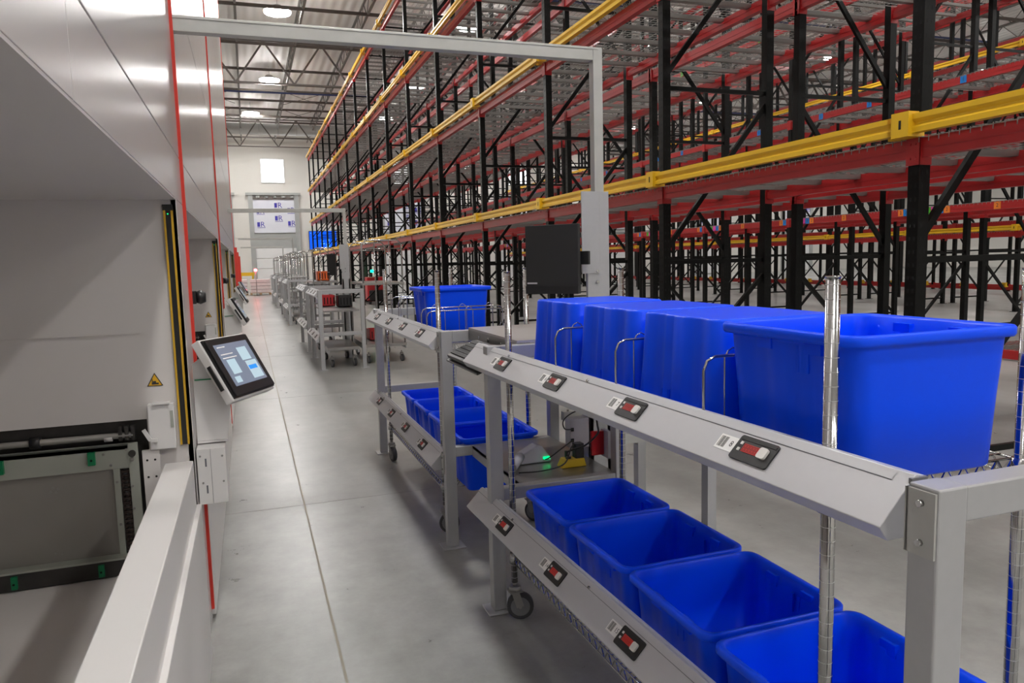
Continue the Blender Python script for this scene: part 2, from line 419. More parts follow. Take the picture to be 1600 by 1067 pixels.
def number_sticker(m, txt):
    mb = MB(); mb.box((-.003, -.05, -.05), (0, .05, .05), m)
    if txt: text_into(mb, txt, .075, (-.0035, 0, 0), (0,-1,0), (0,0,1), 'ink', .0005)
    return mb.mesh('location_sticker')
for k, (m, tx) in {'so': ('mat_orange', '2'), 'sb': ('mat_blue', '3'), 'sbb': ('mat_blue', '1'), 'sp': ('mat_pink', ''), 'sg': ('mat_green', '4')}.items(): ME[k] = number_sticker(m, tx)

def rack_row(label, X, n0, n1, rails=(), flip=False, floorbeam=False, stickers=False, dz=0):
    LV = [z+dz*(i == 0) for i, z in enumerate(LVS)]
    Y0 = .56
    t = thing('pallet_rack', label, 'rack', (X, Y0+n0*BAY, 0))
    nb = n1-n0
    for i in range(nb+1):
        y = i*BAY
        fr = ob('upright_frame', ME['brace_flip' if flip else 'brace'], t, (0, y, 0))
        ob('post', ME['post'], fr, (.04, 0, 0)); ob('post', ME['post'], fr, (DEP-.04, 0, 0))
    for i in range(nb):
        y = i*BAY
        for li, z in enumerate(LV):
            ob('front_beam', ME['beam'], t, (.035, y, z)); ob('rear_beam', ME['beam_r'], t, (DEP-.035, y, z))
            ob('wire_deck', ME['deck'], t, (0, y, z+.002))
            if li in rails:
                r = ob('guide_rail', ME['rail'], t, (-.075 - (.0), y, z+.02)); ob('rail_bracket', ME['bracket'], t, (-.085, y, z+.016))
        if floorbeam:
            ob('front_beam', ME['beam'], t, (.035, y, .22)); ob('rear_beam', ME['beam_r'], t, (DEP-.035, y, .22)); 
            ob('rail_bracket', ME['bracket'], t, (-.085, y+.6, .22)); ob('rail_bracket', ME['bracket'], t, (-.085, y+2.0, .22))
            if floorbeam > 1: ob('wire_deck', ME['deck'], t, (0, y, .222))
        if stickers and i < 9:
            for li, z in enumerate(LV[:3]):
                if li == 0:
                    for k, (s, dy) in enumerate((('so', .95), ('sb', .84), ('sp', .73), ('sg', .62))): ob('location_sticker', ME[s], t, (-.0005, y+BAY-dy+.32, z-.055))
                    ob('location_sticker', ME['so'], t, (-.0005, y+1.4, z-.055)); ob('location_sticker', ME['so'], t, (-.0005, y+.2, z-.055)); ob('location_sticker', ME['sbb'], t, (-.0005, y+.1, z-.055))
                elif li == 1:
                    ob('location_sticker', ME['sb'], t, (-.0005, y+.9, z-.055)); ob('location_sticker', ME['sbb'], t, (-.0005, y+2.0, z-.055))
                else:
                    ob('location_sticker', ME['sg'], t, (-.0005, y+.9, z-.055))
    return t
RX = [3.68, 5.2, 9.8, 11.3, 15.9, 17.4, 22.0, 23.5]
rack_row('black and red pallet rack nearest the aisle, with yellow guide rails', RX[0], 0, 16, (0, 1, 2, 3))
rack_row('black and red pallet rack back to back behind the nearest rack', RX[1], 0, 16, (), True)
rack_row('pallet rack with coloured number stickers on its red beams', RX[2], 1, 16, (), False, 0, True)
rack_row('pallet rack standing right behind the rack with the stickers', RX[3], 1, 16, (), True)
rack_row('pallet rack with yellow rails across the second rack aisle', RX[4], 3, 16, (0, 1, 2), False, dz=-.28)
rack_row('pallet rack back to back behind the second yellow railed rack', RX[5], 3, 16, (), True)
rack_row('pallet rack with red beams just above the floor, far right', RX[6], 5, 16, (0, 2), False, 1)
rack_row('rearmost pallet rack, deepest on the right side of the hall', RX[7], 5, 16, (), True)
t = thing('low_deck_platform', 'low red framed platform with wire decking on the floor beyond the near racks', 'platform', (9.0, 6.8, 0))
mb = MB()
for x in (9.0, 10.9): mb.box((x-.03, 6.3, .02), (x+.03, 7.35, .13), 'rackred')
for y in (6.33, 7.32): mb.box((9.0, y-.03, .02), (10.9, y+.03, .13), 'rackred')
mb.build('base_frame', t)
mb = MB()
for i in range(16): mb.bar((9.0, 6.33+i*.066, .135), (10.9, 6.33+i*.066, .135), .005, .005, 'zinc')
for i in range(16): mb.bar((9.03+i*.125, 6.3, .14), (9.03+i*.125, 7.33, .14), .006, .006, 'zinc')
for i in range(2): mb.box((9.02, 6.55+i*.45, .09), (10.88, 6.61+i*.45, .13), 'zinc')
mb.build('wire_deck', t)

# ================================================================== WHITE LIFT MACHINES
MP = 3.8; FX = -.22; MH = 7.9
def lift_module(stripe=True):
    # world coordinates for the module whose red stripe is at y = 3.14
    y1 = 3.14; y0 = y1-MP; r0 = y0+.12; r1 = 2.85; zt = 1.66
    t = thing('vertical_lift_module', '', 'machine', (FX, y0, 0))
    mb = MB()      # cabinet carcass
    mb.box((-3.2, y0, 0), (-1.35, y1, MH), 'face')
    mb.box((-1.35, y0, zt+.02), (FX-.02, y1, MH), 'face')
    mb.build('cabinet', t)
    mb = MB()      # front panels with seams
    zs = [zt, 1.835, 2.62, 3.9, 5.2, 6.5, MH]
    ys = [y0+.004, y0+MP*.5, y1-.004]
    for i in range(len(zs)-1):
        for j in range(len(ys)-1):
            mb.box((FX-.02, ys[j]+.001, zs[i]+.0025), (FX, ys[j+1]-.001, zs[i+1]-.0025), 'face')
    mb.box((FX-.018, y0+.004, zt), (FX-.012, y1-.004, MH), 'groove')
    mb.build('front_panel', t, bevel=.0015)
    mb = MB()      # recess liner: soffit, two side walls, back
    mb.box((-1.35, r0, zt-.003), (FX-.001, r1, zt+.02), 'inner')
    mb.box((-1.35, r1, .90), (-.365, r1+.02, zt), 'inner'); mb.box((-.365, r1, .0), (FX, r1+.02, zt), 'inner')
    mb.box((-1.35, r1+.25, 0), (FX-.02, r1+.27, zt), 'inner')
    mb.box((-1.35, r0-.02, 0), (FX, r0, zt), 'inner'); mb.box((-1.36, r0, 0), (-1.34, r1+.25, zt), 'inner')
    mb.box((-1.34, r1-.006, 1.2), (-.365, r1-.001, 1.203), 'inner')
    mb.build('access_recess', t)
    mb = MB()      # front column beside the recess
    mb.box((FX-.02, r1, 0), (FX, y1-.012, zt), 'face'); mb.build('front_column', t, bevel=.002)
    mb = MB(); mb.box((FX-.02, y0+.004, 0), (FX, r0, zt), 'face'); mb.build('front_column', t, bevel=.002)
    if stripe:
        mb = MB(); mb.box((FX-.01, y1-.012, .05), (FX+.011, y1+.012, MH), 'redpaint'); mb.build('red_stripe', t)
    else:
        mb = MB(); mb.box((FX-.01, y1-.004, .05), (FX+.001, y1+.004, MH), 'groove'); mb.build('seam_strip', t)
    mb = MB()      # light curtain
    mb.box((-.262, r1-.014, .80), (-.2555, r1, 1.632), 'amber'); mb.box((-.2555, r1-.012, .80), (-.2385, r1, 1.632), 'black'); mb.box((-.2385, r1-.014, .80), (-.232, r1, 1.632), 'amber')
    mb.box((-.264, r1-.015, 1.62), (-.231, r1, 1.64), 'black')
    lc = mb.build('light_curtain', t)
    mb = MB(); mb.box((-.25, r1-.0145, 1.606), (-.2465, r1-.0115, 1.6095), 'greenled'); mb.build('status_light', lc)
    mb = MB()      # warning triangle
    a = .026; cx, cz = -.33, 1.035
    mb.prism([(cx-a, cz-a*.8), (cx+a, cz-a*.8), (cx, cz+a)], 'y', r1-.002, r1, 'ink')
    mb.prism([(cx-a*.82, cz-a*.7), (cx+a*.82, cz-a*.7), (cx, cz+a*.78)], 'y', r1-.003, r1-.002, 'warn')
    mb.box((cx-.010, r1-.0035, cz-.015), (cx+.012, r1-.003, cz-.009), 'ink'); mb.box((cx-.006, r1-.0035, cz-.010), (cx+.004, r1-.003, cz-.003), 'ink'); mb.box((cx-.009, r1-.0035, cz-.013), (cx-.0065, r1-.003, cz+.004), 'ink')
    mb.build('warning_sticker', t)
    mb = MB(); mb.box((-.358, r1-.04, .795), (-.272, r1-.001, .955), 'white'); mb.build('cover_box', t, bevel=.004)
    mb = MB(); mb.box((-.286, r1-.0415, .87), (-.276, r1-.04, .93), 'greenish'); mb.box((-.34, r1-.05, .955), (-.285, r1-.01, .96), 'white'); mb.build('type_plate', t)
    mb = MB()      # lever beside the tray
    mb.bar((-.372, r1-.05, .872), (-.352, r1-.05, .832), .008, .012, 'white'); mb.bar((-.352, r1-.05, .832), (-.33, r1-.05, .832), .008, .012, 'white')
    mb.build('latch_lever', t)
    # lift mechanism seen through the recess
    yb = r1-.05
    mb = MB()
    mb.box((-1.34, r1+.05, .38), (-.3, r1+.22, .9), 'darksteel')
    mb.box((-1.34, r1+.02, .86), (-.365, r1+.05, .9), 'darksteel')
    mb.tube([(-1.34, r1-.01, .852), (-.41, r1-.01, .852)], .011, 'panelgrey', 10)
    mb.tube([(-.72, r1-.01, .852), (-.69, r1-.01, .852)], .02, 'black', 12)
    mb.tube([(-.50, r1-.01, .846), (-.475, r1-.01, .846)], .012, 'white', 10)
    for k in range(3): mb.box((-.455+k*.02, r1-.02, .835), (-.443+k*.02, r1, .885), 'darksteel')
    mb.tube([(-.57, r1+.045, .872), (-.555, r1+.045, .872)], .012, 'zinc', 8)
    mb.build('drive_shaft', t)
    mb = MB()      # end beam of the tray and side plates
    mb.box((-1.34, yb, .745), (-.40, yb+.015, .825), 'greenish'); mb.box((-1.34, yb, .81), (-.40, yb+.04, .825), 'greenish')
    mb.box((-.425, yb-.001, .375), (-.395, yb+.014, .83), 'greenish')
    mb.box((-.475, yb, .375), (-.455, yb+.015, .745), 'greenish')
    mb.box((-.385, r1-.03, .375), (-.33, r1-.015, .795), 'inner')
    for (x, z) in ((-.37, .76), (-.345, .76), (-.37, .70), (-.345, .70)): mb.tube([(x, r1-.032, z), (x, r1-.03, z)], .004, 'hole', 8)
    for (x, z) in ((-.5, .80), (-.48, .76), (-.43, .81), (-.42, .68), (-.42, .6), (-.465, .7), (-.465, .55), (-.42, .5)): mb.tube([(x, yb-.004, z), (x, yb, z)], .0045, 'zinc', 8)
    mb.tube([(-.412, yb-.012, .795), (-.412, yb, .795)], .012, 'darksteel', 10); mb.tube([(-.412, yb-.016, .775), (-.412, yb, .775)], .006, 'zinc', 8)
    mb.build('tray_beam', t, bevel=.001)
    mb = MB(); mb.box((-1.34, yb+.012, .44), (-.475, yb+.02, .745), 'panelgrey')
    for (x, z) in ((-.66, .70), (-.645, .695), (-.652, .684), (-.668, .688), (-.67, .475), (-.65, .47)): mb.tube([(x, yb+.009, z), (x, yb+.012, z)], .004, 'zinc', 8)
    mb.build('side_plate', t)
    mb = MB(); mb.box((-.455, yb+.02, .375), (-.425, yb+.03, .745), 'alu')
    z = .39
    while z < .74:
        mb.box((-.452, yb+.002, z), (-.446, yb+.018, z+.013), 'chain'); mb.box((-.434, yb+.002, z), (-.428, yb+.018, z+.013), 'chain'); mb.tube([(-.453, yb+.008, z+.006), (-.427, yb+.008, z+.006)], .005, 'chain', 6); z += .016
    mb.build('lift_chain', t)
    mb = MB(); mb.box((-1.34, yb-.03, .378), (-.40, yb+.01, .44), 'darksteel'); mb.box((-1.34, yb-.034, .436), (-.40, yb+.012, .443), 'greenish'); mb.build('lower_rail', t)
    for (x, z) in ((-.80, .79), (-.535, .79)):
        mb = MB(); mb.box((x-.011, yb-.016, z-.022), (x+.011, yb, z+.022), 'green'); mb.tube([(x, yb-.018, z-.004), (x, yb-.016, z-.004)], .004, 'hole', 8); mb.build('green_clip', t, bevel=.003)
    for (x, z) in ((-.785, .405), (-.53, .405)):
        mb = MB(); mb.box((x-.008, yb-.042, z-.018), (x+.010, yb-.03, z+.024), 'green'); mb.tube([(x, yb-.044, z), (x, yb-.042, z)], .004, 'hole', 8); mb.build('green_clip', t, bevel=.002)
    mb = MB(); mb.box((-1.34, r0, .35), (-.485, r1-.05, .375), 'inner'); mb.build('storage_tray', t)
    mb = MB(); mb.box((-.485, r0, 0), (-.31, r1-.06, .38), 'white'); mb.build('inner_ledge', t)
    mb = MB(); mb.box((-.31, y0+.1, .58), (-.22, 2.78, .752), 'white'); mb.build('sill_rail', t, bevel=.003)
    mb = MB(); mb.box((-.30, y0+.004, .02), (-.205, 2.80, .588), 'white'); mb.build('kick_panel', t, bevel=.002)
    return t
md = lift_module(1)
names = ['white vertical lift machine nearest the camera, its tray recess open', 'second white lift machine along the aisle, beyond the first red stripe', 'third white lift machine along the aisle, without a red stripe', 'fourth and farthest tall white lift machine along the aisle']
for k in range(4):
    if k == 0: m_ = md
    else: m_ = copy_tree(md, None, (FX, 3.14-MP+MP*k, 0))
    m_['label'] = names[k]; m_['category'] = 'machine'; m_['group'] = 'white lift machines along the left side'
    if k == 2:
        for c in list(m_.children):
            if c.name.startswith('red_stripe'): bpy.data.objects.remove(c)

# operator terminals
def terminal():
    t = thing('operator_terminal', '', 'terminal', (-.2, 2.95, .56))
    wv = Vector((.455, .89, -.018)).normalized(); hv = Vector((.429, -.237, -.872)); hv = (hv - wv*hv.dot(wv)).normalized(); nv = hv.cross(wv)*-1
    if nv.x < 0: nv = -nv
    TL = Vector((-.165, 2.888, 1.158)); W, Hh = .303, .231
    def P(a, b, c): return TL + wv*a + hv*b + nv*c
    rot = Matrix((wv, hv, nv)).transposed()
    mb = MB(); mb.box((-.012, -.012, -.045), (W+.012, Hh+.012, -.012), 'white', rot, TL); mb.build('housing', t, bevel=.004)
    mb = MB(); mb.box((-.02, .09, -.032), (-.0125, .19, -.02), 'black', rot, TL); mb.box((-.004, -.004, -.012), (W+.004, Hh+.004, -.004), 'black', rot, TL); mb.build('rear_bezel', t)
    mb = MB(); mb.box((0, 0, -.004), (W, Hh, .004), 'black', rot, TL); mb.build('bezel', t, bevel=.002)
    mb = MB(); mb.box((.03, .025, .004), (W-.03, Hh-.035, .005), 'screen', rot, TL)
    mb.box((.17, .05, .005), (.24, .105, .0055), 'screenpale', rot, TL); mb.box((.18, .11, .005), (.26, .185, .0055), 'screenpale', rot, TL); mb.box((.185, .13, .0055), (.245, .147, .006), 'screenbtn', rot, TL)
    mb.box((.06, .09, .005), (.12, .15, .0055), 'screenpale', rot, TL); mb.box((.05, .16, .005), (.09, .185, .0055), 'screenpale', rot, TL)
    for a in (.0, .03, .045): mb.box((.045, .035+a, .005), (.10+a, .039+a, .0053), 'label', rot, TL)
    mb.build('screen', t)
    mb = MB()
    mb.prism([(-.215, .78), (-.11, .78), (-.085, .95), (-.10, 1.06), (-.17, 1.10), (-.215, 1.07)], 'y', 2.96, 2.965, 'white')
    mb.box((-.215, 2.96, .77), (-.11, 3.06, .778), 'white'); mb.box((-.215, 2.99, .98), (-.09, 3.05, 1.0), 'green' if False else 'white')
    mb.box((-.21, 2.952, 1.008), (-.14, 2.959, 1.012), 'green')
    mb.build('bracket', t)
    mb = MB(); mb.box((-.216, 2.88, .56), (-.118, 3.06, .765), 'white')
    mb.box((-.17, 2.8785, .56), (-.169, 2.88, .765), 'groove')
    for (x, z) in ((-.205, .74), (-.13, .735), (-.2, .64), (-.13, .64)): mb.tube([(x, 2.877, z), (x, 2.88, z)], .004, 'zinc', 8)
    mb.box((-.19, 2.879, .70), (-.184, 2.88, .73), 'groove'); mb.box((-.19, 2.879, .60), (-.184, 2.88, .63), 'groove')
    mb.build('junction_box', t, bevel=.003)
    mb = MB(); mb.tube([(-.215, 3.3, .96), (-.19, 3.3, .98), (-.15, 3.3, .98)], [.02, .028, .022], 'redplastic' if False else 'orange', 10); mb.build('emergency_button', t)
    return t
tm = terminal()
tl = ['touch screen terminal on the nearest machine, tilted towards the aisle', 'second touch screen terminal along the aisle', 'third touch screen terminal along the aisle, partly hidden', 'farthest touch screen terminal along the aisle']
for k in range(4):
    o = tm if k == 0 else copy_tree(tm, None, (-.2, 2.95+MP*k, .56))
    if k:
        for c in o.children:
            if c.name.split('.')[0] in ('housing', 'rear_bezel', 'bezel', 'screen'): c.rotation_euler = (0, 0, .42)
    o['label'] = tl[k]; o['category'] = 'terminal'; o['group'] = 'touch screen terminals on the white machines'
for k in range(3):
    t = thing('signal_horn', ['black signal horn on the machine front beyond the first red stripe', 'black signal horn on the third machine front', 'black signal horn on the fourth machine front'][k], 'horn', (FX, 3.2+MP*k, 1.3))
    y = 3.2+MP*k
    mb = MB(); mb.box((FX, y-.01, 1.28), (FX+.02, y+.05, 1.33), 'black'); mb.build('mount', t)
    mb = MB(); mb.tube([(FX+.02, y+.02, 1.305), (FX+.035, y+.02, 1.305), (FX+.055, y+.02, 1.305)], [.022, .028, .02], 'black', 12); mb.build('horn_body', t)
for k, y in enumerate((17.5, 20.5, 24.5)):
    mb = MB(); mb.box((FX-.04, y-.03, 0), (FX+.02, y+.03, 1.85-.05*k), 'redpaint'); tag(mb.build('guard_post'), ['red square guard post just beyond the tall machines', 'red square guard post between its two neighbours', 'farthest red square guard post beyond the tall machines'][k], 'post', 'red guard posts beyond the machines')

# ================================================================== GANTRIES
def gantry(Y, label, X=1.54, z=2.36, slim=False):
    t = thing('gantry_frame', label, 'gantry', (X, Y, 0)); w = .046
    mb = MB()
    mb.box((X-w/2, Y-w/2, 1.2), (X+w/2, Y+w/2, z), 'zincpost'); mb.box((X-w/2-.001, Y-w/2-.001, 1.2), (X-w/2+.006, Y-w/2+.004, z-.05), 'zincpost'); mb.build('post', t, bevel=.003)
    mb = MB(); mb.box((FX+.002, Y-w/2, z-w*1.25), (X-w/2, Y+w/2, z), 'zincpost'); mb.box((FX+.002, Y-w/2-.003, z-.012), (X, Y-w/2, z-.004), 'zincpost'); mb.build('cross_beam', t, bevel=.003)
    mb = MB(); mb.box((X-.075, Y-.045, 0), (X+.035, Y-.025, 1.72), 'alu'); mb.box((X-.075, Y-.045, 0), (X-.055, Y+.04, 1.2), 'alu'); mb.box((X+.015, Y-.045, 0), (X+.035, Y+.04, 1.2), 'alu'); mb.box((X-.1, Y-.08, 0), (X+.08, Y+.08, .01), 'alu')
    for k in range(8): mb.tube([(X-.03, Y-.047, 1.69-.045*k), (X-.03, Y-.045, 1.69-.045*k)], .005, 'hole', 8)
    for k in range(2): mb.tube([(X-.028, Y-.053, 1.36-.05*k), (X-.028, Y-.045, 1.36-.05*k)], .008, 'chrome', 6)
    mb.box((X-.105, Y-.052, 1.35), (X-.015, Y-.046, 1.72), 'alu')
    mb.build('column', t, bevel=.002)
    return t
gantry(3.16, 'galvanised gantry frame spanning the aisle from the nearest machine')
gantry(11.6, 'second galvanised gantry frame along the aisle', 1.42, 2.26)
gantry(24.0, 'third galvanised gantry frame, farther along the aisle', 1.35, 2.28)
gantry(31.0, 'farthest galvanised gantry frame along the aisle', 1.35, 2.2)

# monitor on the near gantry column, angled
def monitor(cx, cy, z0, z1, wd, ang, label, face='blackmatte'):
    t = thing('flat_monitor', label, 'monitor', (cx, cy, z0)); d = Vector((math.cos(ang), math.sin(ang), 0)); n = Vector((d.y, -d.x, 0))
    rot = Matrix((d, n*-1, Vector((0,0,1)))).transposed(); c = Vector((cx, cy, 0))
    mb = MB(); mb.box((-wd/2, -.012, z0), (wd/2, .015, z1), face, rot, c); mb.build('screen_panel', t, bevel=.003)
    mb = MB(); mb.box((-wd/2, -.016, z0), (wd/2, -.0115, z0+.035), 'black', rot, c); mb.box((-wd/2+.01, -.0165, z0+.045), (-wd/2+.06, -.0125, z0+.052), 'psu', rot, c); mb.build('bottom_bezel', t)
    mb = MB(); mb.box((-.05, .015, z0+.1), (.05, .05, z1-.1), 'black', rot, c); mb.box((0, .03, z0+.13), (wd/2+.03, .05, z0+.19), 'black', rot, c); mb.build('wall_mount', t)
    return t
monitor(1.315, 3.17, 1.262, 1.575, .27, math.radians(-50), 'black flat monitor mounted on the near gantry column')
monitor(1.2, 11.62, 1.26, 1.58, .2, math.radians(-60), 'black flat monitor mounted on the second gantry column')

# ================================================================== PICK STATIONS
DU = Vector((0, -1, 0)); DV = Vector((.07, 0, .072)).normalized(); DN = Vector((-.072, 0, .07)).normalized()
def face_pt(X, Z, y, u, v, n): return Vector((X-.035, y, Z-.036)) + DU*u + DV*v + DN*n   # centre of the sloping face
def light_bar(parent, Xr, Zr, y0, y1, ys, nums, lit):
    pd = -.0205 if y0 < 1 else 0
    mb = MB()
    sec = [(Xr, Zr), (Xr-.070, Zr-.072), (Xr-.052, Zr-.096), (Xr-.014, Zr-.096), (Xr+.022, Zr-.06), (Xr+.022, Zr-.004), (Xr+.014, Zr-.004), (Xr+.012, Zr-.008), (Xr+.008, Zr-.008), (Xr+.006, Zr)]
    mb.prism(sec, 'y', y0, y1, 'alubar')
    b = mb.build('light_bar', parent, bevel=.0015)
    mb = MB()    # cover strip line along the ridge
    def q(u0, u1, v0, v1, n, m, y=0):
        mb.quad([face_pt(Xr, Zr, y, u0, v0, n), face_pt(Xr, Zr, y, u1, v0, n), face_pt(Xr, Zr, y, u1, v1, n), face_pt(Xr, Zr, y, u0, v1, n)], m)
    q(-y1+.0, -y0-.03, .029, .0304, .0006, 'groove'); q(-y1, -y0-.03, .0304, .047, .0012, 'alubar')
    mb.build('cover_strip', b)
    mb = MB()
    for yy in ((y0+y1)*.5+.27-.25, y1-.4):
        mb.tube([face_pt(Xr, Zr, yy, 0, .034, 0), face_pt(Xr, Zr, yy, 0, .034, .006)], .004, 'chrome', 8)
    mb.build('screw', b)
    mb = MB(); mb.box((Xr-.012, y0-.004, Zr-.096), (Xr+.02, y0+.002, Zr-.004), 'aludark'); mb.box((.8555+pd, y0-.078, Zr-.098), (.8595+pd, y0-.028, Zr-.002), 'zincpost'); mb.box((.8555+pd, y0-.034, Zr-.098), (Xr, y0-.03, Zr-.002), 'aludark')
    for z in (.02, .078): mb.tube([(.8555+pd, y0-.056, Zr-z), (.849+pd, y0-.056, Zr-z)], .005, 'chrome', 8)
    mb.build('end_bracket', b)
    for y, num in zip(ys, nums):
        mb = MB()
        def bx(u0, u1, v0, v1, n0, n1, m):
            rot = Matrix((DU, DV, DN)).transposed(); mb.box((u0, v0, n0), (u1, v1, n1), m, rot, face_pt(Xr, Zr, y, 0, 0, 0))
        W2 = .054
        # rounded bezel
        n0 = len(mb.v); poly = []
        for cx, cy, a0 in ((W2-.006, .021, 0), (-W2+.006, .021, 90), (-W2+.006, -.021, 180), (W2-.006, -.021, 270)):
            for k in range(4):
                a = math.radians(a0+k*30); poly.append((cx+.006*math.cos(a), cy+.006*math.sin(a)-.003))
        mb.prism(poly, 'z', 0, .0035, 'black'); rot = Matrix((DU, DV, DN)).transposed().to_4x4(); rot.translation = face_pt(Xr, Zr, y, 0, 0, 0); mb.xf(n0, rot)
        bx(-W2+.004, W2-.004, .014, .019, .0035, .0045, 'blackmatte')
        bx(-.031, .012, -.011, .007, .0035, .0046, 'led')
        for k in range(5):      # seven segment digits
            u = -.029+k*.0082
            for (a0, a1, b0, b1) in ((0, .006, .0045, .0055), (0, .006, -.0025, -.0015), (0, .006, -.0095, -.0085), (0, .0011, -.009, .005), (.005, .0061, -.009, .005)):
                bx(u+a0, u+a1, b0, b1, .0046, .0049, 'ledseg')
        for v in (.003, -.0115): bx(-.0425, -.0365, v, v+.0065, .0035, .0055, 'button')
        n0 = len(mb.v); poly = []
        for cx, cy, a0 in ((.034, .004, 0), (.022, .004, 90), (.022, -.009, 180), (.034, -.009, 270)):
            for k in range(4):
                a = math.radians(a0+k*30); poly.append((cx+.005*math.cos(a), cy+.005*math.sin(a)))
        mb.prism(poly, 'z', .0035, .0085, 'button'); mb.xf(n0, rot)
        mb.build('pick_display', b)
        mb = MB(); bx(-.112, -.0545, -.02, .014, 0, .0008, 'label')
        for k in range(7): bx(-.107+k*.0034, -.107+k*.0034+(.0021 if k % 3 else .0013), -.015, .010, .0008, .001, 'ink')
        if num: text_into(mb, num, .019, face_pt(Xr, Zr, y, -.069, -.003, .0012), DU, DV, 'ink', 0)
        mb.build('barcode_label', b)
    return b
def station(name_label, yn, yf, nums, nx=4, bars=True, X0=.86, X1=1.42, lit=True):
    t = thing('pick_station', name_label, 'workstation', (X0, yf, 0))
    if yn < 1: t.rotation_euler = (0, 0, .0135)
    W = .055; D = .05
    for x in (X0, X1):
        for y in (yn-D/2, yf-D/2):
            mb = MB(); mb.box((x, y, .006), (x+W if x == X0 else x+.05, y+D, 1.086), 'alu'); mb.box((x-.03, y-.03, 0), (x+W+.03, y+D+.03, .006), 'alu')
            mb.build('leg', t, bevel=.003)
    for y in (yn-D/2, yf-D/2):
        mb = MB(); mb.box((X0+W, y+.002, 1.032), (X1, y+D-.002, 1.085), 'alu'); mb.build('cross_bar', t, bevel=.003)
        mb = MB(); mb.box((X0+W, y+.002, .46), (X1, y+D-.002, .51), 'alu'); 
        if not (yn < 1): mb.build('cross_bar', t, bevel=.003)
        elif y > 1: mb.build('cross_bar', t, bevel=.003)
    if bars:
        L = yf-yn
        off = .17
        b0 = yn+(.055 if yn < 1 else .075)
        yy = [b0+.325+i*.4655 for i in range(nx)][::-1]
        for b in (light_bar(t, .888, 1.082, b0, yf+off, yy, nums[0], lit), light_bar(t, .878, .472, b0, yf+off-.02, yy, nums[1], lit)):
            if yn < 1: b.rotation_euler = (0, 0, .010)
    return t
station('near pick station with grey light bars, beside the open blue tote', .78, 2.785, (('5', '6', '7', '8'), ('13', '14', '15', '16')))
station('second pick station with grey light bars, beyond the workbench', 3.52, 5.53, (('1', '2', '3', '4'), ('9', '10', '11', '12')))

# workbench between the stations
t = thing('workbench', 'grey steel workbench joining the two near pick stations', 'workbench', (1.2, 3.14, 0))
mb = MB(); mb.box((1.0, 2.80, 1.088), (1.95, 3.5, 1.098), 'benchtop'); mb.build('bench_top', t)
mb = MB(); mb.box((1.0, 2.80, 1.04), (1.006, 3.5, 1.088), 'steelshelf'); mb.box((1.94, 2.8, 1.04), (1.95, 3.5, 1.088), 'steelshelf'); mb.box((1.0, 3.49, 1.04), (1.95, 3.5, 1.088), 'steelshelf')
for y in (3.32, 3.18, 3.0): mb.tube([(.996, y, 1.065), (1.0, y, 1.065)], .008, 'chrome', 8)
mb.build('bench_apron', t)
mb = MB(); mb.box((1.0, 2.80, .495), (1.43, 3.5, .507), 'steelshelf'); mb.box((1.0, 2.80, .455), (1.005, 3.5, .507), 'alu'); mb.build('lower_shelf', t)
for (y) in (2.9, 3.45):
    mb = MB(); mb.box((1.47, y-.02, .60), (1.95, y+.02, .645), 'zincpost')
    for k in range(5): mb.tube([(1.5+k*.09, y, .59), (1.5+k*.09, y, .655)], .007, 'zinc', 6)
    mb.build('strut_rail', t)
for y in (2.83, 3.47):
    mb = MB(); mb.box((1.90, y-.025, 0), (1.945, y+.025, 1.04), 'alu'); mb.build('bench_leg', t)
# keyboard on tilted tray
t = thing('keyboard', 'black computer keyboard hanging on a tray beside the near light bar', 'keyboard', (.9, 3.06, .98))
ku = Vector((0, -1, 0)); kv = Vector((.13, 0, .055)).normalized(); kn = ku.cross(kv); krot = Matrix((ku, kv, kn)).transposed(); ko = Vector((.835, 3.27, .985))
mb = MB(); mb.box((0, 0, 0), (.45, .155, .018), 'black', krot, ko); mb.build('keyboard_body', t, bevel=.003)
mb = MB()
for r_ in range(5):
    for c in range(15): mb.box((.012+c*.0285, .018+r_*.025, .018), (.012+c*.0285+.0255, .018+r_*.025+.0215, .024), 'blackmatte', krot, ko)
mb.build('keys', t)
mb = MB(); mb.box((-.01, -.01, -.012), (.47, .17, -.004), 'black', krot, ko); mb.bar((.95, 3.1, 1.03), (1.02, 3.1, 1.045), .05, .02, 'black'); mb.build('tray', t)

# things on the lower shelf
t = thing('barcode_scanner', 'grey handheld barcode scanner lying on the lower bench shelf', 'scanner', (1.12, 3.2, .508))
mb = MB(); mb.tube([(1.03, 2.98, .525), (1.06, 3.02, .54), (1.10, 3.07, .545)], [.02, .024, .02], 'scanner', 10); mb.build('scanner_handle', t)
mb = MB(); n0 = len(mb.v); mb.prism([(1.08, .508), (1.24, .508), (1.25, .52), (1.20, .585), (1.18, .59), (1.10, .55)], 'y', 3.06, 3.13, 'scanner'); mb.build('scanner_head', t, bevel=.008)
mb = MB(); mb.box((1.205, 3.05, .525), (1.235, 3.06, .535), 'greenled'); mb.build('status_light', t)
t = thing('power_adapter_block', 'yellow multi outlet adapter lying on the lower bench shelf', 'adapter', (1.30, 2.98, .508))
mb = MB(); mb.prism([(1.24, .508), (1.36, .508), (1.35, .545), (1.26, .545)], 'y', 2.93, 2.99, 'yellowplastic'); mb.build('adapter_body', t, bevel=.004)
mb = MB(); mb.box((1.268, 2.94, .545), (1.29, 2.955, .555), 'black'); mb.box((1.275, 2.965, .545), (1.287, 2.98, .575), 'black'); mb.box((1.31, 2.935, .545), (1.35, 2.975, .61), 'black'); mb.build('plug', t, bevel=.002)
t = thing('power_supply_unit', 'grey power supply box fixed to the gantry column', 'power supply', (1.375, 3.08, .56))
mb = MB(); mb.box((1.335, 3.05, .56), (1.43, 3.11, .695), 'psu'); mb.build('housing', t, bevel=.004)
mb = MB()
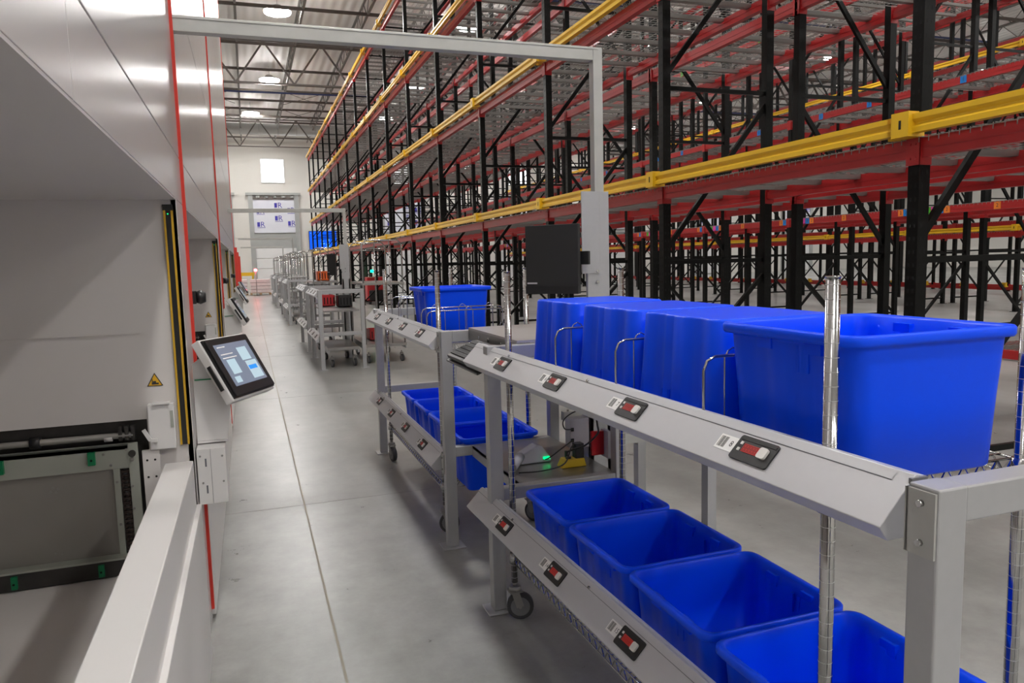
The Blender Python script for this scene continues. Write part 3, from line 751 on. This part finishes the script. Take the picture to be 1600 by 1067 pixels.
for z in (.59, .64): mb.box((1.338, 3.046, z), (1.352, 3.05, z+.016), 'black')
mb.build('socket', t)
mb = MB(); mb.box((1.372, 2.90, .56), (1.43, 2.915, .665), 'redplastic'); mb.box((1.43, 2.86, .55), (1.445, 2.93, .67), 'psu'); tag(mb.build('power_relay'), 'dark red electrical box fixed to the column above the lower shelf', 'electrical box')
cab = [([(1.345, 3.045, .60), (1.28, 3.02, .575), (1.22, 3.04, .53), (1.2, 3.08, .52)], 'black cable from the power supply to the scanner'),
       ([(1.04, 2.93, .515), (1.14, 2.9, .52), (1.24, 2.9, .54), (1.30, 2.95, .60), (1.36, 2.99, .59)], 'black cable sweeping over the front of the lower shelf'),
       ([(1.345, 3.045, .65), (1.30, 3.03, .66), (1.29, 3.02, .70), (1.33, 3.02, .73), (1.38, 3.0, .75)], 'black cable looping above the power supply'),
       ([(1.285, 2.97, .57), (1.30, 2.93, .59), (1.34, 2.9, .61), (1.39, 2.88, .66), (1.39, 2.88, .70), (1.39, 2.9, .75)], 'thick black cable rising from the yellow adapter')]
def smooth(pts, n=8):
    P = [Vector(p) for p in pts]; P = [P[0]]+P+[P[-1]]; out = []
    for i in range(1, len(P)-2):
        for k in range(n):
            t_ = k/n; a, b, c, d = P[i-1], P[i], P[i+1], P[i+2]
            out.append(.5*((2*b)+(-a+c)*t_+(2*a-5*b+4*c-d)*t_*t_+(-a+3*b-3*c+d)*t_**3))
    out.append(P[-2]); return out
for p, l in cab:
    mb = MB(); mb.tube(smooth(p), .0045 if 'thick' in l else .003, 'black', 6); tag(mb.build('power_cable'), l, 'cable')

# ================================================================== WIRE CARTS
def wire_shelf(mb, x0, x1, y0, y1, z, r=.0022):
    for dz in (0, -.032):
        for a, b in (((x0, y0), (x1, y0)), ((x1, y0), (x1, y1)), ((x1, y1), (x0, y1)), ((x0, y1), (x0, y0))): mb.tube([(a[0], a[1], z+dz), (b[0], b[1], z+dz)], r*1.4, 'chrome', 5)
    def zig(p, q):
        p = Vector(p); q = Vector(q); L = (q-p).length; n = int(L/.045)
        for i in range(n):
            a = p.lerp(q, i/n); b = p.lerp(q, (i+.5)/n); c = p.lerp(q, (i+1)/n)
            mb.bar(a, b+Vector((0,0,-.032)), r*1.5, r*1.5, 'chrome'); mb.bar(b+Vector((0,0,-.032)), c, r*1.5, r*1.5, 'chrome')
    for a, b in (((x0, y0), (x1, y0)), ((x1, y0), (x1, y1)), ((x1, y1), (x0, y1)), ((x0, y1), (x0, y0))): zig((a[0], a[1], z), (b[0], b[1], z))
    n = int((y1-y0)/.026)
    for i in range(1, n): mb.bar((x0, y0+(y1-y0)*i/n, z+.002), (x1, y0+(y1-y0)*i/n, z+.002), r*1.5, r*1.5, 'chrome')
    for x in (x0+(x1-x0)/3, x0+(x1-x0)*2/3): mb.tube([(x, y0, z-.003), (x, y1, z-.003)], r*1.6, 'chrome', 5)
def mk_post_mb(x, y, z0, z1):
    mb = MB(); mb.tube([(x, y, z0), (x, y, z1)], .0127, 'chrome', 20)
    z = z0+.02
    while z < z1: mb.tube([(x, y, z), (x, y, z+.001)], .0128, 'postring', 20, False); z += .0254
    mb.tube([(x, y, z1), (x, y, z1+.003)], .0135, 'chrome', 20)
    return mb
def caster(parent, x, y, ang=0.0):
    c = MB(); R0 = .0625*.85
    c.tube([(x, y, .115), (x, y, .135)], .024, 'zinc', 12); c.tube([(x, y, .13), (x, y, .16)], .010, 'zinc', 8)
    o = c.build('caster', parent)
    d = Vector((math.cos(ang), math.sin(ang), 0)); n = Vector((-d.y, d.x, 0)); cen = Vector((x, y, 0)) + d*.02 + Vector((0, 0, R0))
    m2 = MB()
    for s in (-1, 1):
        a = Vector((x, y, .12)) + n*s*.02; b = cen + n*s*.018
        m2.bar(a, b, .03, .003, 'zinc', n)
    m2.box((x-.026, y-.026, .112), (x+.026, y+.026, .118), 'zinc'); m2.build('yoke', o)
    m3 = MB()
    m3.tube([cen-n*.014, cen-n*.012, cen+n*.012, cen+n*.014], [R0-.004, R0, R0, R0-.004], 'rubber', 24)
    m3.tube([cen-n*.0155, cen+n*.0155], R0*.72, 'hub', 20); m3.tube([cen-n*.021, cen+n*.021], .007, 'zinc', 8); m3.build('wheel', o)
def divider(parent, y, x0, x1, z, h=.2):
    mb = MB(); rr = .03
    pts = [(x0, y, z), (x0, y, z+h-rr), (x0+rr*.3, y, z+h-rr*.3), (x0+rr, y, z+h), (x1-rr, y, z+h), (x1-rr*.3, y, z+h-rr*.3), (x1, y, z+h-rr), (x1, y, z)]
    mb.tube(pts, .0035, 'chrome', 8)
    n = 3
    for k in range(n):
        xc = x0+.08+(x1-x0-.16)*k/(n-1); s = .022
        mb.tube([(xc-s, y+.004, z), (xc-s, y+.004, z+h-.005), (xc-s*.6, y+.004, z+h+.010), (xc, y+.004, z+h+.017), (xc+s*.6, y+.004, z+h+.010), (xc+s, y+.004, z+h-.005), (xc+s, y+.004, z)], .002, 'chrome', 5)
    mb.build('wire_divider', parent)
def cart(label, x0, x1, y0, y1, z_sh, divs, label_group=None, hpost=1.376, ovh=.0):
    t = thing('wire_cart', label, 'cart', ((x0+x1)/2, (y0+y1)/2, 0))
    k = 0
    for x in (x0, x1):
        for y in (y0, y1):
            mk_post_mb(x, y, .15, hpost).build('post', t); caster(t, x, y, [-.4, -.35 if y1 < 3 else -1.4, -1.0, -1.4][k]); k += 1
    for z in z_sh:
        mb = MB(); wire_shelf(mb, x0-.005, x1+.005, y0+.02, y1-.02, z); 
        for x in (x0, x1):
            for y in (y0, y1): mb.tube([(x, y, z-.036), (x, y, z+.006)], [.020, .016], 'chrome', 12)
        mb.build('wire_shelf', t)
    for (y, z, h) in divs: divider(t, y, x0-.015, x1-.02, z, h)
    return t
nc = cart('chrome wire cart carrying the nearest blue totes', .938, 1.425, 1.037, 2.69, (.265, .995), [(2.205, .997, .2), (1.80, .997, .2), (1.395, .997, .2)] )
nc.rotation_euler = (0, 0, .016)
cart('chrome wire cart behind the workbench, one tote on its top shelf', .905, 1.385, 3.72, 5.28, (.265, .995), [(3.92, .997, .16), (4.05, .997, .17), (4.72, .997, .2), (4.95, .997, .2)])

# ================================================================== BLUE TOTES
def tote_mesh(steps=True):
    mb = MB(); W, D, H = .42, .395, .275         # rim size x, y ; height ; opening up
    N = 24; 
    def loop(w, d, z, r, rib=0.0):
        pts = []
        # long runs sampled for the ribs on the two end walls (x faces)
        hw, hd = w/2, d/2
        def arc(cx, cy, a0):
            for k in range(6):
                a = math.radians(a0+k*18); pts.append((cx+r*math.cos(a), cy+r*math.sin(a), z))
        def side(p, q, nx, ny, amp):
            for k in range(1, 17):
                t_ = k/17; x = p[0]+(q[0]-p[0])*t_; y = p[1]+(q[1]-p[1])*t_
                s = 0
                if amp:
                    s = amp*sum(1 if a < t_ < b else 0 for a, b in ((.10, .30), (.55, .62), (.68, .90)))
                pts.append((x-nx*s, y-ny*s, z))
        arc(hw-r, hd-r, 0); side((hw-r, hd), (-hw+r, hd), 0, 1, 0)
        arc(-hw+r, hd-r, 90); side((-hw, hd-r), (-hw, -hd+r), -1, 0, rib)
        arc(-hw+r, -hd+r, 180); side((-hw+r, -hd), (hw-r, -hd), 0, -1, 0)
        arc(hw-r, -hd+r, 270); side((hw, -hd+r), (hw, hd-r), 1, 0, rib)
        return pts
    tp = .016
    L = [loop(W-.05-2*tp, D-.02-.03, .006, .03, .004), loop(W-.042-2*tp, D-.012-.03, 0, .035, .004)][::-1]
    L = [loop(W-.055-2*tp, D-.05, 0, .03, .003), loop(W-.045-2*tp, D-.036, .006, .036, .006), loop(W-.045-tp, D-.028, .14, .034, .006), loop(W-.045, D-.022, H-.03, .03, .010), loop(W-.045, D-.020, H-.022, .03, 0),
         loop(W-.008, D-.004, H-.021, .035, 0), loop(W, D, H-.016, .037, 0), loop(W, D, H-.004, .037, 0), loop(W-.006, D-.006, H, .035, 0), loop(W-.030, D-.016, H, .032, 0), loop(W-.044, D-.022, H-.006, .03, 0),
         loop(W-.052, D-.028, H-.035, .028, .010), loop(W-.052-tp, D-.034, .14, .03, .009), loop(W-.052-2*tp, D-.042, .01, .03, .005)]
    n0 = len(mb.v); k = len(L[0])
    for l in L: mb.v += l
    for i in range(len(L)-1):
        for j in range(k):
            a = n0+i*k+j; b = n0+i*k+(j+1) % k; mb.face((a, b, b+k, a+k), 'blue', True)
    mb.face([n0+j for j in range(k)][::-1], 'blue'); mb.face([n0+(len(L)-1)*k+j for j in range(k)], 'blue')
    # hand-hold lugs inside the rim and slots outside on the end walls
    for sx in (-1, 1):
        for yy in (-.08, .06):
            mb.box((sx*(W/2-.035), yy-.022, H-.045), (sx*(W/2-.02), yy+.022, H-.014), 'blue')
        for yy in (-.055, -.028): mb.box((sx*(W/2-.037), yy-.004, H-.085), (sx*(W/2-.0305), yy+.004, H-.032), 'blue')
    return mb.mesh('tote')
TM = tote_mesh()
def tote(x, y, z, label, group, flip=False, rz=0.0):
    o = bpy.data.objects.new('tote', TM); COL.objects.link(o)
    o.location = (x, y, z + (.275 if flip else 0)); o.rotation_euler = (math.pi if flip else 0, 0, rz)
    tag(o, label, 'tote', group); return o
g = 'blue totes on the near cart lower shelf'
for k, (y, l) in enumerate(((2.42, 'open blue tote on the lower shelf of the near cart, farthest back'), (2.01, 'open blue tote, second from the back on the near lower shelf'), (1.60, 'open blue tote, third from the back on the near lower shelf'), (1.19, 'open blue tote at the very front of the near lower shelf'))):
    tote(1.155, y, .268, l, g, rz=(.0, .01, -.008, .012)[k])
g = 'upturned blue totes on the near cart top shelf'
for y, l in ((2.41, 'upside down blue tote on the top shelf, next to the monitor'), (2.00, 'upside down blue tote, middle of the three on the top shelf'), (1.61, 'upside down blue tote right behind the large open one')): tote(1.17, y, .998, l, g, True)
tote(1.18, 1.205, .998, 'large upright open blue tote at the near end of the top shelf', 'blue totes')
g = 'blue totes on the second cart lower shelf'
for k, (y, l) in enumerate(((4.95, 'rearmost blue tote on the second cart lower shelf'), (4.54, 'blue tote second from the back on the second cart lower shelf'), (4.13, 'third blue tote from the back on the second cart lower shelf'), (3.76+.02, 'blue tote nearest the workbench on the second cart lower shelf'))):
    tote(1.155, y-.08, .268, l, g)
tote(1.135, 4.36, .998, 'single open blue tote on the top shelf of the second cart', 'blue totes')

# ================================================================== FAR STATIONS AND CARTS
def far_cart(label, x0, x1, y0, y1, h=1.75, cage=False):
    t = thing('platform_cart', label, 'cart', ((x0+x1)/2, (y0+y1)/2, 0))
    mb = MB(); mb.box((x0, y0, .24), (x1, y1, .28), 'steelshelf'); mb.box((x0, y0, .2), (x0+.02, y1, .24), 'alu'); mb.box((x1-.02, y0, .2), (x1, y1, .24), 'alu'); mb.build('platform', t)
    for x in (x0+.06, x1-.06):
        for y in (y0+.12, y1-.12): caster(t, x, y, -1.3)
    if cage:
        for y in (y0+.03, y1-.03):
            mb = MB(); mb.tube([(x0+.02, y, .28), (x0+.02, y, h-.06), (x0+.08, y, h), (x1-.08, y, h), (x1-.02, y, h-.06), (x1-.02, y, .28)], .012, 'chrome', 8)
            for k in range(1, 3): mb.tube([(x0+(x1-x0)*k/3, y, .28), (x0+(x1-x0)*k/3, y, h)], .006, 'chrome', 6)
            mb.tube([(x0, y, h-.12), (x1, y, h-.12)], .008, 'chrome', 6); mb.build('hoop_frame', t)
        mb = MB(); mb.box((x0, y0, 1.12), (x1, y1, 1.15), 'steelshelf'); mb.build('upper_shelf', t)
    return t
def far_station(label, yn, yf, k=0):
    t = station(label, yn, yf, (('',)*3, ('',)*3), 3, True)
    mb = MB(); mb.box((.94, yn+.05, .78), (1.41, yf-.05, .80), 'steelshelf'); mb.build('middle_shelf', t)
    return t
far_station('third pick station along the aisle, holding an empty platform cart', 10.3, 11.75)
far_station('fourth pick station along the aisle, just behind the third', 12.6, 14.3)
far_cart('empty platform cart standing in the third pick station', .97, 1.40, 10.45, 11.6)
far_cart('tall hooped cart behind the third pick station', 1.5, 2.1, 10.6, 12.0, 1.75, True)
far_cart('tall hooped cart beside the second gantry column', 1.0, 1.42, 12.8, 14.2, 1.7, True)
for i, (a, b) in enumerate(((18.6, 20.2), (21.4, 23.0), (26.5, 28.2), (30, 31.6))):
    far_station(['fifth pick station, halfway down the aisle', 'sixth pick station, beyond the halfway point of the aisle', 'seventh pick station, far down the aisle', 'eighth and farthest pick station down the aisle'][i], a, b)
    far_cart(['hooped cart in the fifth pick station', 'hooped cart in the sixth pick station', 'hooped cart in the seventh pick station', 'hooped cart in the farthest pick station'][i], .96, 1.40, a+.15, b-.15, 1.75, True)
for i, (x, y, z, m, l) in enumerate(((1.10, 11.5, .81, 'redplastic', 'red crate on the middle shelf of the third pick station'), (1.3, 11.15, .81, 'black', 'black crate on the middle shelf of the third pick station'), (1.75, 11.3, .285, 'redplastic', 'red crate low on the tall hooped cart'), (1.2, 13.2, 1.155, 'orange', 'orange crate on the fourth station cart'))):
    mb = MB(); s = .16
    mb.box((x-s*.6, y-s, z), (x+s*.6, y+s, z+.012), m)
    for a, b in (((x-s*.6, y-s), (x+s*.6, y-s+.01)), ((x-s*.6, y+s-.01), (x+s*.6, y+s)), ((x-s*.6, y-s), (x-s*.6+.01, y+s)), ((x+s*.6-.01, y-s), (x+s*.6, y+s))): mb.box((a[0], a[1], z), (b[0], b[1], z+.16), m)
    for k in range(4): mb.box((x-s*.6+.03+k*.045, y-s-.002, z+.03), (x-s*.6+.045+k*.045, y-s, z+.13), 'hole')
    tag(mb.build('crate', bevel=.003), l, 'crate')
# pallet loads near the far wall
for i, (x, y) in enumerate(((-.55, 40.2), (.55, 40.0), (1.75, 40.3))):
    t = thing('pallet_load', ['wrapped carton stack on a pallet at the aisle end, leftmost', 'wrapped carton stack on a pallet at the aisle end, middle', 'wrapped carton stack on a pallet at the aisle end, rightmost'][i], 'pallet', (x, y, 0), 'wrapped pallets at the aisle end')
    mb = MB()
    for k in range(5): mb.box((x-.5, y-.6+k*.26, .1), (x+.5, y-.48+k*.26, .12), 'wood')
    for k in range(3): mb.box((x-.5+k*.45, y-.6, .02), (x-.4+k*.45, y+.58, .1), 'wood')
    mb.build('pallet', t)
    mb = MB()
    for k in range(4): mb.box((x-.48, y-.55, .125+k*.17), (x+.48, y+.55, .125+k*.17+.155), 'wrap')
    mb.build('cartons', t, bevel=.015)
# beacons
for (x, y, z, m, l, nm) in ((.35, 38.5, 1.25, 'redbeacon', 'glowing red warning beacon on a stand by the wrapped pallets', 'warning_beacon'), (1.5, 34, 1.35, 'redbeacon', 'small red warning beacon among the farthest stations', 'warning_beacon')):
    t = thing(nm, l, 'beacon', (x, y, 0)); s = 1 if y > 36 else .35
    mb = MB(); mb.tube([(x, y, 0), (x, y, z-.05)], .02, 'zinc', 8); mb.tube([(x, y, 0), (x, y, .02)], .15, 'zinc', 12); mb.build('stand', t)
    mb = MB(); mb.tube([(x, y, z-.06*s), (x, y, z-.03*s), (x, y, z+.04*s), (x, y, z+.07*s)], [.03*s, .07*s, .07*s, .03*s], m, 12); mb.build('beacon_lens', t)
mb = MB(); mb.box((-.5, 46, .9), (.35, 46.2, 1.1), 'yellowpaint'); mb.box((-.45, 46.05, 0), (-.35, 46.15, .9), 'yellowpaint'); mb.box((.2, 46.05, 0), (.3, 46.15, .9), 'yellowpaint')
tag(mb.build('guard_barrier'), 'yellow guard barrier standing before the far wall', 'barrier')
# stacker truck in the rack with a green beacon
t = thing('stacker_truck', 'red stacker truck with a green beacon beneath the nearest rack', 'forklift', (4.25, 26.6, 0))
mb = MB(); mb.box((3.9, 26.30, .1), (4.6, 27.10, .95), 'redplastic'); mb.box((3.95, 26.25, .15), (4.55, 26.32, .5), 'black'); mb.build('truck_body', t, bevel=.05)
mb = MB()
for x in (3.98, 4.52): mb.box((x-.04, 27.10, .05), (x+.04, 27.20, 1.95), 'black')
mb.box((3.95, 27.10, 1.85), (4.55, 27.20, 1.93), 'black'); mb.build('mast', t)
mb = MB()
for x in (4.05, 4.45): mb.box((x-.06, 27.20, .05), (x+.06, 28.30, .09), 'black')
mb.build('fork', t)
mb = MB()
for x in (4.0, 4.5): mb.tube([(x-.04, 26.50, .1), (x+.04, 26.50, .1)], .1, 'rubber', 14)
mb.build('wheel', t)
mb = MB(); mb.tube([(4.1, 26.40, .95), (4.1, 26.40, 1.12)], .012, 'black', 6); mb.tube([(4.1, 26.40, 1.12), (4.1, 26.40, 1.2)], .05, 'greenbeacon', 12); mb.build('beacon', t)
# small red floor sticker
mb = MB(); mb.box((1.24, 7.9, .0005), (1.34, 8.0, .002), 'redpaint'); tag(mb.build('floor_marker'), 'small red square marker stuck on the floor behind the second station', 'marker')
